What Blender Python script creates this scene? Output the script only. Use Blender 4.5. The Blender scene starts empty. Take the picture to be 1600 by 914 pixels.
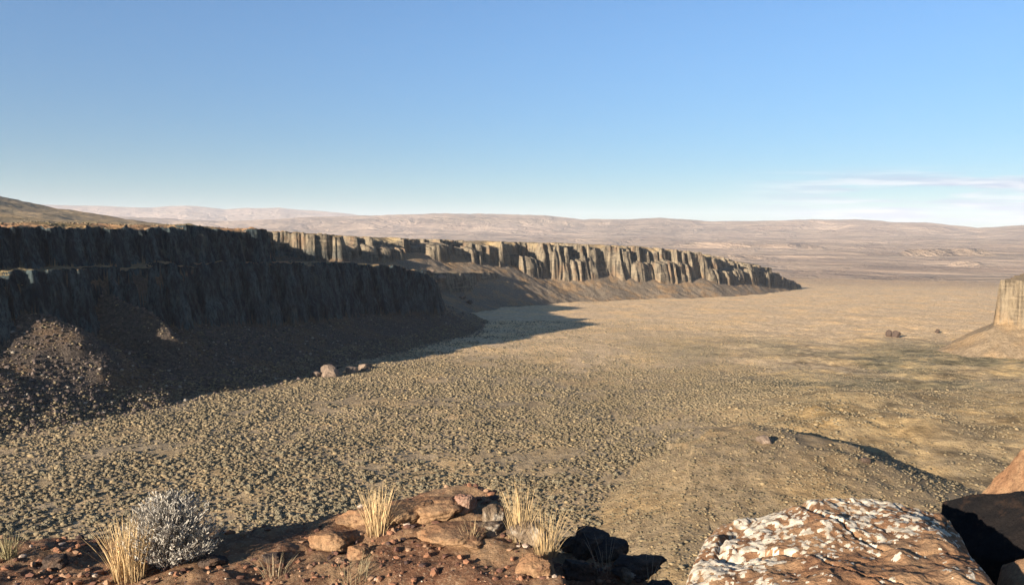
import bpy, math, random
import numpy as np

# ------------------------------------------------------------------ camera
S = bpy.context.scene
C = S.collection
EYE = 60.0
F = 1256.0                       # focal length in photograph pixels (photo is 1600 wide)
HOR = 362.0                      # level line in the photograph
PITCH = math.atan((457.0 - HOR) / F)
cam_d = bpy.data.cameras.new('camera'); cam = bpy.data.objects.new('camera', cam_d); C.objects.link(cam)
cam.location = (0, 0, EYE); cam.rotation_euler = (math.pi/2 - PITCH, 0, 0)
cam_d.sensor_width = 36; cam_d.lens = 36*F/1600; cam_d.clip_start = 0.1; cam_d.clip_end = 80000
S.camera = cam

# ------------------------------------------------------------------ sun and sky
SUN_EL = math.radians(14.3)
HX, HY = 0.69, 0.724             # horizontal direction the light travels
sd = bpy.data.lights.new('sun', 'SUN'); sd.energy = 5.0; sd.angle = math.radians(0.53); sd.color = (1.0, 0.89, 0.76)
sun = bpy.data.objects.new('sun', sd); C.objects.link(sun)
from mathutils import Vector
ldir = Vector((HX*math.cos(SUN_EL), HY*math.cos(SUN_EL), -math.sin(SUN_EL)))
sun.rotation_euler = ldir.to_track_quat('-Z', 'Y').to_euler(); sun.location = (-50, -50, 120)
W = bpy.data.worlds.new('World'); S.world = W; W.use_nodes = True
nt = W.node_tree; nt.nodes.clear()
wo = nt.nodes.new('ShaderNodeOutputWorld'); bg = nt.nodes.new('ShaderNodeBackground'); sky = nt.nodes.new('ShaderNodeTexSky')
sky.sky_type = 'NISHITA'; sky.sun_disc = False; sky.sun_elevation = SUN_EL
sky.sun_rotation = math.atan2(-HX, -HY)
sky.altitude = 400; sky.air_density = 1.0; sky.dust_density = 0.1; sky.ozone_density = 4.0
bg.inputs['Strength'].default_value = 0.05
# thin cirrus streaks low in the sky, to the east
tc = nt.nodes.new('ShaderNodeTexCoord'); sep = nt.nodes.new('ShaderNodeSeparateXYZ'); nt.links.new(tc.outputs['Generated'], sep.inputs[0])
def wm(op, a, b=None, clamp=False):
    n = nt.nodes.new('ShaderNodeMath'); n.operation = op; n.use_clamp = clamp
    for i, v in enumerate((a, b)):
        if v is None: continue
        if isinstance(v, (int, float)): n.inputs[i].default_value = v
        else: nt.links.new(v, n.inputs[i])
    return n.outputs[0]
def wramp(v, a, b):
    n = nt.nodes.new('ShaderNodeMapRange'); n.interpolation_type = 'SMOOTHSTEP'
    nt.links.new(v, n.inputs[0]); n.inputs[1].default_value = a; n.inputs[2].default_value = b
    return n.outputs[0]
azx = wm('DIVIDE', sep.outputs[0], sep.outputs[1]); elz = wm('DIVIDE', sep.outputs[2], sep.outputs[1])
mp = nt.nodes.new('ShaderNodeCombineXYZ'); nt.links.new(wm('MULTIPLY', azx, 5.0), mp.inputs[0]); nt.links.new(wm('MULTIPLY', elz, 75.0), mp.inputs[1])
nz = nt.nodes.new('ShaderNodeTexNoise'); nz.inputs['Scale'].default_value = 1.0; nz.inputs['Detail'].default_value = 6; nz.inputs['Roughness'].default_value = 0.55
nt.links.new(mp.outputs[0], nz.inputs['Vector'])
mask = wm('MULTIPLY', wramp(nz.outputs[0], 0.38, 0.58), wramp(azx, 0.22, 0.5))
mask = wm('MULTIPLY', mask, wramp(elz, 0.004, 0.02)); mask = wm('MULTIPLY', mask, wm('SUBTRACT', 1.0, wramp(elz, 0.055, 0.085)))
mask = wm('MULTIPLY', mask, wramp(sep.outputs[1], 0.2, 0.4)); mask = wm('MULTIPLY', mask, 0.92)
mx = nt.nodes.new('ShaderNodeMix'); mx.data_type = 'RGBA'
tint = nt.nodes.new('ShaderNodeMix'); tint.data_type = 'RGBA'; tint.blend_type = 'MULTIPLY'; tint.inputs[0].default_value = 1.0
hz_ = nt.nodes.new('ShaderNodeMix'); hz_.data_type = 'RGBA'; hz_.blend_type = 'MULTIPLY'; hz_.inputs[0].default_value = 1.0; nt.links.new(sky.outputs[0], hz_.inputs[6])
hc = nt.nodes.new('ShaderNodeMix'); hc.data_type = 'RGBA'; nt.links.new(wramp(sep.outputs[2], 0.0, 0.30), hc.inputs[0]); hc.inputs[6].default_value = (0.56, 0.63, 0.66, 1); hc.inputs[7].default_value = (1, 1, 1, 1)
nt.links.new(hc.outputs[2], hz_.inputs[7]); nt.links.new(hz_.outputs[2], tint.inputs[6]); tint.inputs[7].default_value = (0.92, 1.08, 1.17, 1)
nt.links.new(mask, mx.inputs[0]); nt.links.new(tint.outputs[2], mx.inputs[6]); cc_ = nt.nodes.new('ShaderNodeMix'); cc_.data_type = 'RGBA'; n2_ = nt.nodes.new('ShaderNodeTexNoise'); n2_.inputs['Scale'].default_value = 1.7; n2_.inputs['Detail'].default_value = 4; nt.links.new(mp.outputs[0], n2_.inputs['Vector'])
nt.links.new(wramp(n2_.outputs[0], 0.42, 0.62), cc_.inputs[0]); cc_.inputs[6].default_value = (3.1, 3.8, 5.2, 1); cc_.inputs[7].default_value = (6.0, 6.2, 6.6, 1); nt.links.new(cc_.outputs[2], mx.inputs[7])
nt.links.new(mx.outputs[2], bg.inputs['Color']); nt.links.new(bg.outputs[0], wo.inputs[0])
S.view_settings.view_transform = 'Standard'; S.view_settings.look = 'None'; S.view_settings.gamma = 1.0
S.view_settings.exposure = 1.5
S.view_settings.use_curve_mapping = False
S.cycles.volume_bounces = 1; S.cycles.max_bounces = 5

# ------------------------------------------------------------------ helpers
rng = np.random.default_rng(7); random.seed(7)
def pix(px, py, D):
    """world point seen at photograph pixel (px, py), D metres ahead along the ground"""
    xc = (px-800)/F; yc = (457-py)/F
    dy = math.cos(PITCH) + yc*math.sin(PITCH); dz = -math.sin(PITCH) + yc*math.cos(PITCH)
    return np.array([xc/dy*D, D, EYE + dz/dy*D])
def _h(ix, iy, seed):
    n = (ix*374761393 + iy*668265263 + seed*974634777) & 0xffffffff
    n = ((n ^ (n >> 13))*1274126177) & 0xffffffff
    n = ((n ^ (n >> 16))*2246822519) & 0xffffffff
    return ((n ^ (n >> 15)) & 0xffffff)/float(0xffffff)
def noise(x, y, seed=0):         # gradient noise, about -1..1
    x = np.asarray(x, float); y = np.asarray(y, float)
    x0 = np.floor(x); y0 = np.floor(y); fx = x-x0; fy = y-y0
    ix = x0.astype(np.int64); iy = y0.astype(np.int64)
    u = fx*fx*fx*(fx*(fx*6-15)+10); v = fy*fy*fy*(fy*(fy*6-15)+10)
    def g(dx, dy):
        a = _h(ix+dx, iy+dy, seed)*2*np.pi
        return np.cos(a)*(fx-dx) + np.sin(a)*(fy-dy)
    a = g(0,0); b = g(1,0); c = g(0,1); d = g(1,1)
    return 1.5*((a*(1-u)+b*u)*(1-v) + (c*(1-u)+d*u)*v)
def fbm(x, y, s, oct=4, seed=0, gain=0.5):
    r = 0; a = 1.0; t = 0
    for i in range(oct):
        r = r + a*noise(x/s, y/s, seed+i*17); t += a; a *= gain; s = s*0.47
    return r/t*1.4
def sstep(a, b, v):
    t = np.clip((v-a)/(b-a), 0, 1); return t*t*(3-2*t)
def new_obj(name, v, f, mat=None, parent=None, smooth=True, attrs=None, edges=None):
    """v (n,3), f (m,3|4) arrays or list of lists"""
    me = bpy.data.meshes.new(name)
    v = np.ascontiguousarray(v, dtype=np.float32)
    if isinstance(f, np.ndarray):
        k = f.shape[1]; me.vertices.add(len(v)); me.vertices.foreach_set('co', v.ravel())
        me.loops.add(f.size); me.loops.foreach_set('vertex_index', np.ascontiguousarray(f, dtype=np.int32).ravel())
        me.polygons.add(len(f)); me.polygons.foreach_set('loop_start', np.arange(0, f.size, k, dtype=np.int32))
        me.update(calc_edges=True)
    else:
        me.from_pydata(v.tolist(), [], f); me.update()
    me.polygons.foreach_set('use_smooth', np.full(len(me.polygons), bool(smooth)))
    for nm, arr in (attrs or {}).items():
        if arr.ndim == 2:
            at = me.attributes.new(nm, 'FLOAT_COLOR', 'POINT')
            col = np.ones((len(v), 4), np.float32); col[:, :3] = arr; at.data.foreach_set('color', col.ravel())
        else:
            at = me.attributes.new(nm, 'FLOAT', 'POINT'); at.data.foreach_set('value', np.ascontiguousarray(arr, dtype=np.float32))
    if mat: me.materials.append(mat)
    o = bpy.data.objects.new(name, me); C.objects.link(o)
    if parent: o.parent = parent
    return o
def tag(o, label=None, cat=None, group=None, kind=None):
    if label: o['label'] = label
    if cat: o['category'] = cat
    if group: o['group'] = group
    if kind: o['kind'] = kind
    return o

# ------------------------------------------------------------------ materials
class NT:
    def __init__(s, name, rough=0.95, spec=0.15):
        s.m = bpy.data.materials.new(name); s.m.use_nodes = True; s.t = s.m.node_tree
        s.b = s.t.nodes['Principled BSDF']; s.b.inputs['Roughness'].default_value = rough
        s.b.inputs['Specular IOR Level'].default_value = spec
        s.tc = s.t.nodes.new('ShaderNodeTexCoord')
    def n(s, typ, **kw):
        n = s.t.nodes.new(typ)
        for k, v in kw.items(): setattr(n, k, v)
        return n
    def lk(s, a, b): s.t.links.new(a, b)
    def coord(s, sc=(1,1,1)):
        mp = s.n('ShaderNodeMapping'); mp.inputs['Scale'].default_value = sc
        s.lk(s.tc.outputs['Object'], mp.inputs[0]); return mp.outputs[0]
    def noise(s, scale, detail=4, rough=0.6, sc=(1,1,1), dist=0.0):
        n = s.n('ShaderNodeTexNoise'); n.inputs['Scale'].default_value = scale; n.inputs['Detail'].default_value = detail
        n.inputs['Roughness'].default_value = rough; n.inputs['Distortion'].default_value = dist
        s.lk(s.coord(sc), n.inputs['Vector']); return n.outputs[0]
    def vor(s, scale, sc=(1,1,1), feature='F1', out='Distance'):
        n = s.n('ShaderNodeTexVoronoi'); n.feature = feature; n.inputs['Scale'].default_value = scale
        s.lk(s.coord(sc), n.inputs['Vector']); return n.outputs[out]
    def map(s, v, a, b, c=0.0, d=1.0):
        n = s.n('ShaderNodeMapRange'); n.interpolation_type = 'SMOOTHSTEP'; s.lk(v, n.inputs[0])
        for i, q in enumerate((a, b, c, d)): n.inputs[i+1].default_value = q
        return n.outputs[0]
    def math(s, op, a, b):
        n = s.n('ShaderNodeMath', operation=op)
        for i, q in enumerate((a, b)):
            if isinstance(q, (int, float)): n.inputs[i].default_value = q
            else: s.lk(q, n.inputs[i])
        return n.outputs[0]
    def mix(s, f, a, b, blend='MIX'):
        n = s.n('ShaderNodeMix', data_type='RGBA', blend_type=blend)
        for i, q in ((0, f), (6, a), (7, b)):
            if isinstance(q, (int, float)): n.inputs[i].default_value = q
            elif isinstance(q, tuple): n.inputs[i].default_value = (*q, 1)
            else: s.lk(q, n.inputs[i])
        return n.outputs[2]
    def attr(s, name, out='Color'):
        n = s.n('ShaderNodeAttribute'); n.attribute_name = name; return n.outputs[out]
    def bump(s, h, strength=0.5, dist=0.1, prev=None):
        n = s.n('ShaderNodeBump'); n.inputs['Strength'].default_value = strength; n.inputs['Distance'].default_value = dist
        s.lk(h, n.inputs['Height'])
        if prev is not None: s.lk(prev, n.inputs['Normal'])
        s.lk(n.outputs[0], s.b.inputs['Normal']); return n.outputs[0]
    def done(s, col):
        if isinstance(col, tuple): s.b.inputs['Base Color'].default_value = (*col, 1)
        else: s.lk(col, s.b.inputs['Base Color'])
        return s.m

def mat_terrain():
    k = NT('terrain')
    col = k.attr('tint')
    geo = k.n('ShaderNodeNewGeometry'); sp = k.n('ShaderNodeSeparateXYZ'); k.lk(geo.outputs['True Normal'], sp.inputs[0])
    nz = sp.outputs[2]
    # ground cover, mottled at several sizes
    g = k.mix(k.map(k.noise(0.35, 5, 0.65), 0.35, 0.68), col, k.mix(1.0, col, (0.62, 0.60, 0.58), 'MULTIPLY'))
    g = k.mix(k.map(k.noise(0.035, 4, 0.6), 0.42, 0.66), g, k.mix(1.0, g, (1.22, 1.14, 0.98), 'MULTIPLY'))
    g = k.mix(k.map(k.noise(1.6, 3, 0.7), 0.3, 0.75, 0, 0.6), g, k.mix(1.0, g, (1.45, 1.38, 1.2), 'MULTIPLY'))
    # bare rock: columns and bands
    rock = k.mix(k.map(k.noise(0.22, 6, 0.7, (1,1,0.22)), 0.36, 0.62), (0.050, 0.042, 0.032), (0.20, 0.16, 0.105))
    rock = k.mix(k.map(k.noise(0.5, 3, 0.6, (0.15,0.15,1.2)), 0.5, 0.68, 0, 0.6), rock, (0.27, 0.21, 0.135))
    rock = k.mix(k.map(k.noise(0.06, 3, 0.6), 0.5, 0.7, 0, 0.5), rock, (0.20, 0.115, 0.06))
    shade_rk = k.mix(k.map(k.noise(0.22, 6, 0.7, (1,1,0.22)), 0.36, 0.66), (0.010, 0.016, 0.021), (0.066, 0.086, 0.082))  # near wall: the dark blue of its shade put into the rock colour
    shade_rk = k.mix(k.map(k.noise(1.1, 5, 0.75, (1,1,0.3)), 0.45, 0.6), shade_rk, k.mix(1.0, shade_rk, (0.35, 0.35, 0.38), 'MULTIPLY'))
    shade_rk = k.mix(k.map(k.noise(0.13, 4, 0.6, (1,1,0.5)), 0.58, 0.72, 0, 0.6), shade_rk, (0.12, 0.12, 0.09))
    rk = k.mix(k.attr('dark', 'Fac'), rock, shade_rk)
    talus = k.mix(k.map(k.noise(0.9, 5, 0.75), 0.35, 0.65), (0.095, 0.072, 0.048), (0.24, 0.185, 0.125))
    talus = k.mix(k.map(k.noise(0.05, 4, 0.6), 0.45, 0.62), talus, k.mix(1.0, talus, (1.5, 1.25, 0.95), 'MULTIPLY'))
    talus = k.mix(k.attr('dark', 'Fac'), talus, k.mix(1.0, talus, (0.42, 0.42, 0.47), 'MULTIPLY'))  # talus below that wall, darkened in colour for the same shade
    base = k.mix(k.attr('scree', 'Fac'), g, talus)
    slope = k.map(k.math('ADD', nz, k.math('MULTIPLY', k.noise(0.4, 3), 0.25)), 0.93, 0.72)
    slope = k.math('MULTIPLY', slope, k.attr('rocky', 'Fac'))
    ov = k.math('SUBTRACT', k.attr('rocky', 'Fac'), 1.0); ov.node.use_clamp = True
    slope = k.math('ADD', slope, ov); slope.node.use_clamp = True
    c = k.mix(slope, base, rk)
    b1 = k.bump(k.noise(0.5, 6, 0.72), 0.55, 1.6)
    k.bump(k.noise(0.8, 5, 0.7, (1,1,0.25)), 0.55, 1.2, b1)
    return k.done(c)
def mat_far():
    k = NT('far_hills')
    col = k.attr('tint')
    c = k.mix(k.map(k.noise(0.0022, 6, 0.65), 0.38, 0.66), col, k.mix(1.0, col, (0.70, 0.68, 0.70), 'MULTIPLY'))
    c = k.mix(k.map(k.noise(0.0011, 5, 0.6, (0.35,1.6,1)), 0.48, 0.6, 0, 0.7), c, k.mix(1.0, c, (0.72, 0.74, 0.74), 'MULTIPLY'))
    k.bump(k.noise(0.0035, 7, 0.62, (1,1,1), 0.6), 1.0, 90)
    return k.done(c)
M_TER = mat_terrain(); M_FAR = mat_far()

# ------------------------------------------------------------------ the land as one height function
# tiers of basalt: x, y, z of the rim, z of the foot of the cliff
UP = [(-560,-320,50,45),(-365,-60,46,40),(-322,40,43,36),(-300,84,42,36),(-266,150,41,35),(-246,188,40,34),(-224,238,39,34),(-198,281,63.5,46),(-150,375,63,45),(-128,414,61,44),(-152,452,61,43),(-195,520,60,42),
      (-184,584,60.5,42),(-129,600,58,41),(-172,705,56,36),(-172,790,56,36),(-120,850,53.5,38),(-72,900,51,37),(-20,945,48,24),
      (45,985,46,7),(165,1040,41,3),(240,1075,34,-1),(300,1130,25,-6),(358,1195,15,-12),(405,1250,3,-18),(440,1290,-11,-24),(470,1330,-27,-31),(400,1450,-5,-25),
      (200,1600,20,0),(-400,1900,40,20),(-1600,1900,70,46),(-1600,-320,60,46)]
LOW = [(-545,-330,40,20),(-350,-70,40,20),(-304,32,38,18),(-259,122,37,17),(-206,226,30,18),(-193,252,28,19),(-187,265,36,19.5),(-180,277,46,20),(-148,352,46,19),(-124,412,44.5,15),(-93,486,41,10),(-66,535,36,7),
       (-57,580,25,4),(-60,640,22,4),(-88,700,23,4),(-72,773,20,2),(-32,870,16,0),(8,948,8,-5),(-10,1000,8,-5),(-300,1000,20,0),(-1500,900,40,20),(-1500,-300,40,20)]
RIGHT = [(264,430,34,10),(282,421,34,10),(340,410,33,10),(450,340,26,12),(720,300,26,12),(760,760,36,12),(460,640,36,10),(320,500,34,10)]
KN = [(27,126,6,6),(31,150,8.5,8.5),(38,172,10.6,10.6),(46,190,11.8,11),(52,199,12.6,9.6),(60,197,12.6,12),(67,192,12.4,12.2),(73,188,12.4,9.4),(80,182,12.0,11.4),(84,160,11,11),(80,130,9,9),(60,100,6,6)]
def tier(x, y, P, nse_c, nse_t, steep, tal):
    P = np.array(P, float); n = len(P)
    d2 = np.full(x.shape, 1e18); arc = np.zeros(x.shape); run = 0.0; inside = np.zeros(x.shape, bool); wz = np.zeros(x.shape); wf = np.zeros(x.shape); ws = np.zeros(x.shape)
    for i in range(n):
        ax, ay, az, af = P[i]; bx, by, bz, bf = P[(i+1) % n]
        ex, ey = bx-ax, by-ay; L = ex*ex+ey*ey
        t = np.clip(((x-ax)*ex+(y-ay)*ey)/L, 0, 1)
        dd = (x-ax-t*ex)**2+(y-ay-t*ey)**2
        arc = np.where(dd < d2, run+t*math.sqrt(L), arc); run += math.sqrt(L)
        d2 = np.minimum(d2, dd); w = 1.0/(dd+6.0)**2 * math.sqrt(L)**0.5
        ws += w; wz += w*(az+t*(bz-az)); wf += w*(af+t*(bf-af))
        c = ((ay > y) != (by > y)); c &= x < (bx-ax)*(y-ay)/(by-ay+1e-12)+ax
        inside ^= c
    d = np.sqrt(d2)*np.where(inside, 1, -1); zt = wz/ws; zf = wf/ws
    tier.arc = arc
    return d, zt, zf
def floor_z(x, y):
    r = np.hypot(x, y)
    t = np.clip(y-250, 0, 1250)
    z = -0.031*t
    z = z + 0.9*fbm(x, y, 60, 3, 5) + 0.35*fbm(x, y, 12, 3, 9)
    # rolling bench of grass on the right
    z = z + 9*np.exp(-((x-200)/95)**2-((y-205)/70)**2)*(1+0.35*fbm(x,y,45,3,31))
    z = z + 4*np.exp(-((x-120)/50)**2-((y-265)/26)**2)
    z = z + sstep(60, 160, x)*sstep(900, 300, y)*1.8*fbm(x, y, 30, 4, 77)
    z = z + 6.5*np.exp(-((x-92)/42)**2-((y-222)/40)**2)*(1+0.3*fbm(x, y, 22, 3, 78))
    # foot of the slope under the viewpoint
    z = z + 44*sstep(70, 10, y)*sstep(-34, -12, x)*sstep(400, 200, x)
    return z
AZ_K = np.array([-90,-45,-34,-28.6,-19.7,-12,-6,-4.5,0,2.3,5,8,10.5,13.5,17,19.5,22.9,25.5,27,30,34,45,90.])
SKY_Y = np.array([334,334,340,340,346,339,336,335,336,338,344,344,341,347,347,346,345.5,349,350,357,352,352,352.])
def far_z(x, y):
    r = np.hypot(x, y); az = np.degrees(np.arctan2(x, y))
    base = -39.0 + 0*r
    pz = (HOR-np.interp(az, AZ_K, SKY_Y))/F*10500*1.0 + 60
    env = np.exp(-((r-10500)/2600.)**2)*(r < 10500) + np.exp(-((r-10500)/1800.)**2)*(r >= 10500)
    rid = 1-np.abs(fbm(x, y, 1500, 5, 3)); rid2 = fbm(x, y, 700, 4, 8)
    z = base + (pz+39)*env + env*(rid-0.8)*75*np.clip(np.abs(r-10500)/1500., 0.35, 1)*1.6
    # lower swells in front
    e2 = np.exp(-((r-5600)/1500.)**2)
    z = z + e2*(26 + 30*fbm(x, y, 1300, 4, 21)) + sstep(1900, 3200, r)*7*fbm(x, y, 420, 4, 23)
    # blue range far behind on the left
    bz = np.interp(az, [-60,-27,-24,-22,-19.5,-18,-16,-13,-11,-9,-7], [600,600,570,600,540,570,570,500,440,320,100.])
    e3 = np.exp(-((r-18000)/2600.)**2)
    z = np.maximum(z, -60 + e3*(bz+60+ 60*fbm(x, y, 2500, 5, 41)))
    # low dark bluffs out on the plain
    for cx, cy, h, sx, sy in ((1750, 3250, 26, 240, 70), (1330, 2350, 13, 60, 60), (700, 2900, 14, 300, 80), (1250, 4200, 20, 500, 120)):
        z = z + h*sstep(1.0, 0.55, np.hypot((x-cx)/sx, (y-cy)/sy))
    return z
def land(x, y, want=False):
    x = np.asarray(x, float); y = np.asarray(y, float); shp = x.shape; x = x.ravel(); y = y.ravel()
    r = np.hypot(x, y)
    z = np.full(x.shape, -40.0); near = r < 3200
    fl = floor_z(x[near], y[near]); z[near] = fl
    m = r > 1500
    fz = far_z(x[m], y[m]); t = sstep(1550, 2100, r[m]); z[m] = z[m]*(1-t)+fz*t
    rocky = np.zeros(x.shape); scree = np.zeros(x.shape); reg = np.zeros(x.shape, np.int8)
    reg[r > 1800] = 4
    # --- plateau, upper tier
    m = (r < 2600) & (x < 620) & (y > -300)
    xs, ys = x[m], y[m]
    far = sstep(500, 800, ys)
    for (P, sd_, code) in ((LOW, 100, 2), (UP, 200, 1)):
        d, zt, zf = tier(xs, ys, P, 0, 0, 0, 0)
        arc = tier.arc
        if code == 2: d_low = d
        cl = np.abs(d) < 150
        nb = np.zeros(d.shape); nt_ = np.zeros(d.shape); xx, yy = xs[cl], ys[cl]; fr = far[cl]
        big = 1-2*np.abs(noise(xx/34, yy/34, sd_))            # buttresses
        mid = 1-2*np.abs(noise(xx/13, yy/13, sd_+3))
        sm = noise(xx/4.5, yy/4.5, sd_+5); ti = noise(xx/1.9, yy/1.9, sd_+6)
        A = 4.0 + 7.0*fr
        big = np.tanh(2.6*noise(xx/46, yy/46, sd_)) + 0.5*big*noise(xx/110, yy/110, sd_+2)
        vary = np.clip(0.6+0.9*noise(xx/130, yy/130, sd_+7), 0.15, 1.3)
        big2 = np.tanh(3.2*noise(xx/27, yy/27, sd_+51))
        nb[cl] = fr*4.0*vary*big2 + (1.6+4.5*fr)*vary*big + (0.9+0.5*fr*vary)*mid + (0.7+1.3*fr)*sm + (0.35+0.3*fr)*ti + (1.5+4*fr)*noise(xx/90, yy/90, sd_+9)
        nt_[cl] = A*0.25*big + 3.5*noise(xx/70, yy/70, sd_+11) + 0.5*noise(xx/7, yy/7, sd_+12)
        if code == 1:      # the far rim is notched by joints: flat-sided recesses of many widths
            q1 = noise(arc/27.0, 0*arc+0.3, 961); q2 = noise(arc/7.0, 0*arc+0.7, 962); q3 = noise(arc/48.0, 0*arc+0.1, 963)
            nb = nb-far*(15*sstep(0.10, 0.17, q1+0.35*q3)+6*sstep(0.12, 0.2, q2)+7*sstep(0.0, 0.2, q3))+5*far
        j1 = noise(arc/9.0, 0*arc+0.3, 981+code); j2 = noise(arc/4.2, 0*arc+0.7, 983+code)
        nb = nb-(1-far)*(3.2*sstep(0.10, 0.17, j1)+1.4*sstep(0.12, 0.2, j2)-1.2)
        dc = d+nb; dt = d+nt_
        hcl = zt-zf
        # broken rim height
        top = zt + 0.9*fbm(xs, ys, 18, 3, sd_+20)*np.clip(hcl/8, 0, 1)
        top = top + (1-far)*sstep(14, 1, d)*(0.9*noise(xs/5, ys/5, sd_+22)+0.5*noise(xs/2, ys/2, sd_+23)-1.6*sstep(0.1, 0.17, noise(arc/14.0, 0*arc+.5, 985+code)))
        if code == 1: top = top - far*np.clip(hcl/20, 0, 1)*sstep(25, 4, d)*(4.5*sstep(0.05, 0.12, noise(arc/22., 0*arc+.4, 964))+2.5*sstep(0.05, 0.12, noise(arc/9., 0*arc+.9, 965)))
        if code == 1:
            inl = np.clip(d, 0, 900)
            top = top + 0.055*np.clip(inl-30, 0, 330)*sstep(-250, -520, xs)*(1+0.35*fbm(xs, ys, 160, 3, 61)) + sstep(5, 60, inl)*1.3*fbm(xs, ys, 50, 4, 60)
            top = top + 75*np.exp(-((xs+1150)/330.)**2-((ys-1450)/420.)**2)
        # cliff falls in steps with small ledges
        q = np.clip(-dc/ (hcl/3.6+0.3), 0, 1.0)
        st = q + 0.05*np.sin(q*2*np.pi*2+noise(xs/60, ys/60, sd_+31)*2+noise(xs/8, ys/8, sd_+32)*1.5)
        hz = np.where(dc > 0, top, top-(top-zf)*np.clip(st, 0, 1))
        hz = np.where(-dc > (hcl/3.6+0.3), -1e3, hz)
        if code == 1:
            # the far rim breaks into an upper wall and a lower row of buttresses
            nb2 = np.zeros(d.shape)
            nb2[cl] = 6.5*np.tanh(2.2*noise(xx/30, yy/30, 951)) + 2.0*(1-2*np.abs(noise(xx/12, yy/12, 952))) + 1.6*noise(xx/5, yy/5, 953) + 0.7*noise(xx/2, yy/2, 954)
            mid_z = zf + (top-zf)*(0.46+0.14*noise(xs/60, ys/60, 955))
            p1 = noise(arc/19.0, 0*arc+0.6, 971); p2 = noise(arc/6.0, 0*arc+0.2, 972)
            d2 = d + nb2*0.6 + 13 - 11*sstep(0.08, 0.16, p1) - 5*sstep(0.1, 0.2, p2)
            low = np.where(d2 > 0, mid_z + 0.22*np.minimum(d2, 16), np.where(-d2 > hcl/6, -1e3, mid_z-(mid_z-zf)*np.clip(-d2/(hcl/6), 0, 1)))
            upw = np.where(dc > 0, top, np.where(-dc > hcl/7, -1e3, top-(top-mid_z)*np.clip(-dc/(hcl/7), 0, 1)))
            ok = (far > 0.5) & (hcl > 6)
            hz = np.where(ok, np.maximum(low, upw), hz)
        slope = 0.44 if code == 2 else 0.5
        w0 = hcl/3.6
        ta = zf + slope*np.minimum(0, dt+w0*0.6) - 0.0
        gul = 1-2*np.abs(noise(xs/16, ys/16, sd_+40))
        ta = ta + np.where(dt < 0, np.clip(-dt/20, 0, 1)*(0.5*gul+0.6*noise(xs/9, ys/9, sd_+41)+0.25*noise(xs/2.5, ys/2.5, sd_+42)), 0)
        if code == 2:
            # three fans of debris spread from the foot of the near wall
            al = (xs+196)*0.46+(ys-285)*0.89; pe = (xs+196)*0.89-(ys-285)*0.46
            al = al-0.42*(pe-28)+1.6*noise(xs/8, ys/8, 141)
            fan = 0
            for cc, ww, hh_ in ((-24, 12, 0.22), (15, 19, 0.8), (50, 10, 1.15)):
                fan = np.maximum(fan, np.exp(-((al-cc)/(0.72*ww))**2)*hh_)
            ta = ta+np.where(ta > -100, fan*13.5*np.clip((ta-1)/11., 0.14, 1), 0)*sstep(640, 400, ys)
        ta = np.where(d > 0.6*w0+8, -1e3, ta)
        if code == 1: ta = ta-60.0*sstep(770, 690, ys)*sstep(0.5, -1.5, d_low)
        cand = np.maximum(hz, ta)
        cur = z[m]
        up = cand > cur
        rr = rocky[m]; sc = scree[m]; rg = reg[m]
        iscliff = up & (hz >= ta) & (dc < 3)
        rr[up] = 0; rr[up & (hz >= ta)] = 1.0; rr[up & (hz >= ta) & (dc < 0.3)] = 2.0
        sc[up & (hz >= ta)] = 0.0
        sc[up & (hz < ta)] = 1.0
        rr[up & (hz >= ta) & (dc > 6)] = 0.0
        rg[up] = np.where(code == 1, np.where(ys[up]-0.25*xs[up] > 800, 3, 1), np.where(ys[up] > 690, 3, 1))
        z[m] = np.where(up, cand, cur); rocky[m] = rr; scree[m] = sc; reg[m] = rg
    # --- bluff on the right
    m = (x > 120) & (x < 900) & (y > 150) & (y < 900); xs, ys = x[m], y[m]
    d, zt, zf = tier(xs, ys, RIGHT, 0, 0, 0, 0)
    nb = 2.0*(1-2*np.abs(noise(xs/12, ys/12, 301))) + 0.9*noise(xs/4, ys/4, 302) + 0.4*noise(xs/1.7, ys/1.7, 303)
    dc = d+nb; hcl = zt-zf; w = hcl/9.0; nb = nb-2.5*sstep(0.1, 0.2, noise(tier.arc/7.0, 0*xs+0.5, 309)); dc = d+nb
    hz = np.where(dc > 0, zt+0.4*noise(xs/20, ys/20, 307), np.where(-dc > w, -1e3, zt-(zt-zf)*np.clip(-dc/w, 0, 1)))
    ta = np.where(d > 6, -1e3, zf + 0.58*np.minimum(0, d+1.5*noise(xs/25, ys/25, 304)+w*0.5)) + 1.0*(1-2*np.abs(noise(xs/14, ys/14, 305)))
    cand = np.maximum(hz, ta); up = cand > z[m]
    a = z[m]; a[up] = cand[up]; z[m] = a
    a = rocky[m]; a[up & (hz >= ta)] = 0.8; rocky[m] = a
    a = scree[m]; a[up & (hz < ta)] = 0.45; scree[m] = a
    a = reg[m]; a[up] = 5; reg[m] = a
    # --- knoll in the middle distance
    m = (x > -40) & (x < 190) & (y > 50) & (y < 270); xs, ys = x[m], y[m]
    d, zt, zf = tier(xs, ys, KN, 0, 0, 0, 0)
    nb = 1.8*noise(xs/14, ys/14, 400)+1.2*noise(xs/6, ys/6, 401)+0.6*noise(xs/2.4, ys/2.4, 402)
    dc = d+nb; hcl = np.maximum(zt-zf, 0.05)
    zt = 5.0+7.8*np.exp(-((xs-61)/32.)**2-((ys-186)/42.)**2); zf = zt-np.clip(hcl, 0, 9)
    top = zt + 0.5*fbm(xs, ys, 16, 4, 407) + 0.5*noise(xs/5, ys/5, 408)
    hz = np.where(dc > 0, top, np.where(-dc > hcl/3, -1e3, top-hcl*np.clip(-dc/(hcl/3), 0, 1)))
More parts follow.
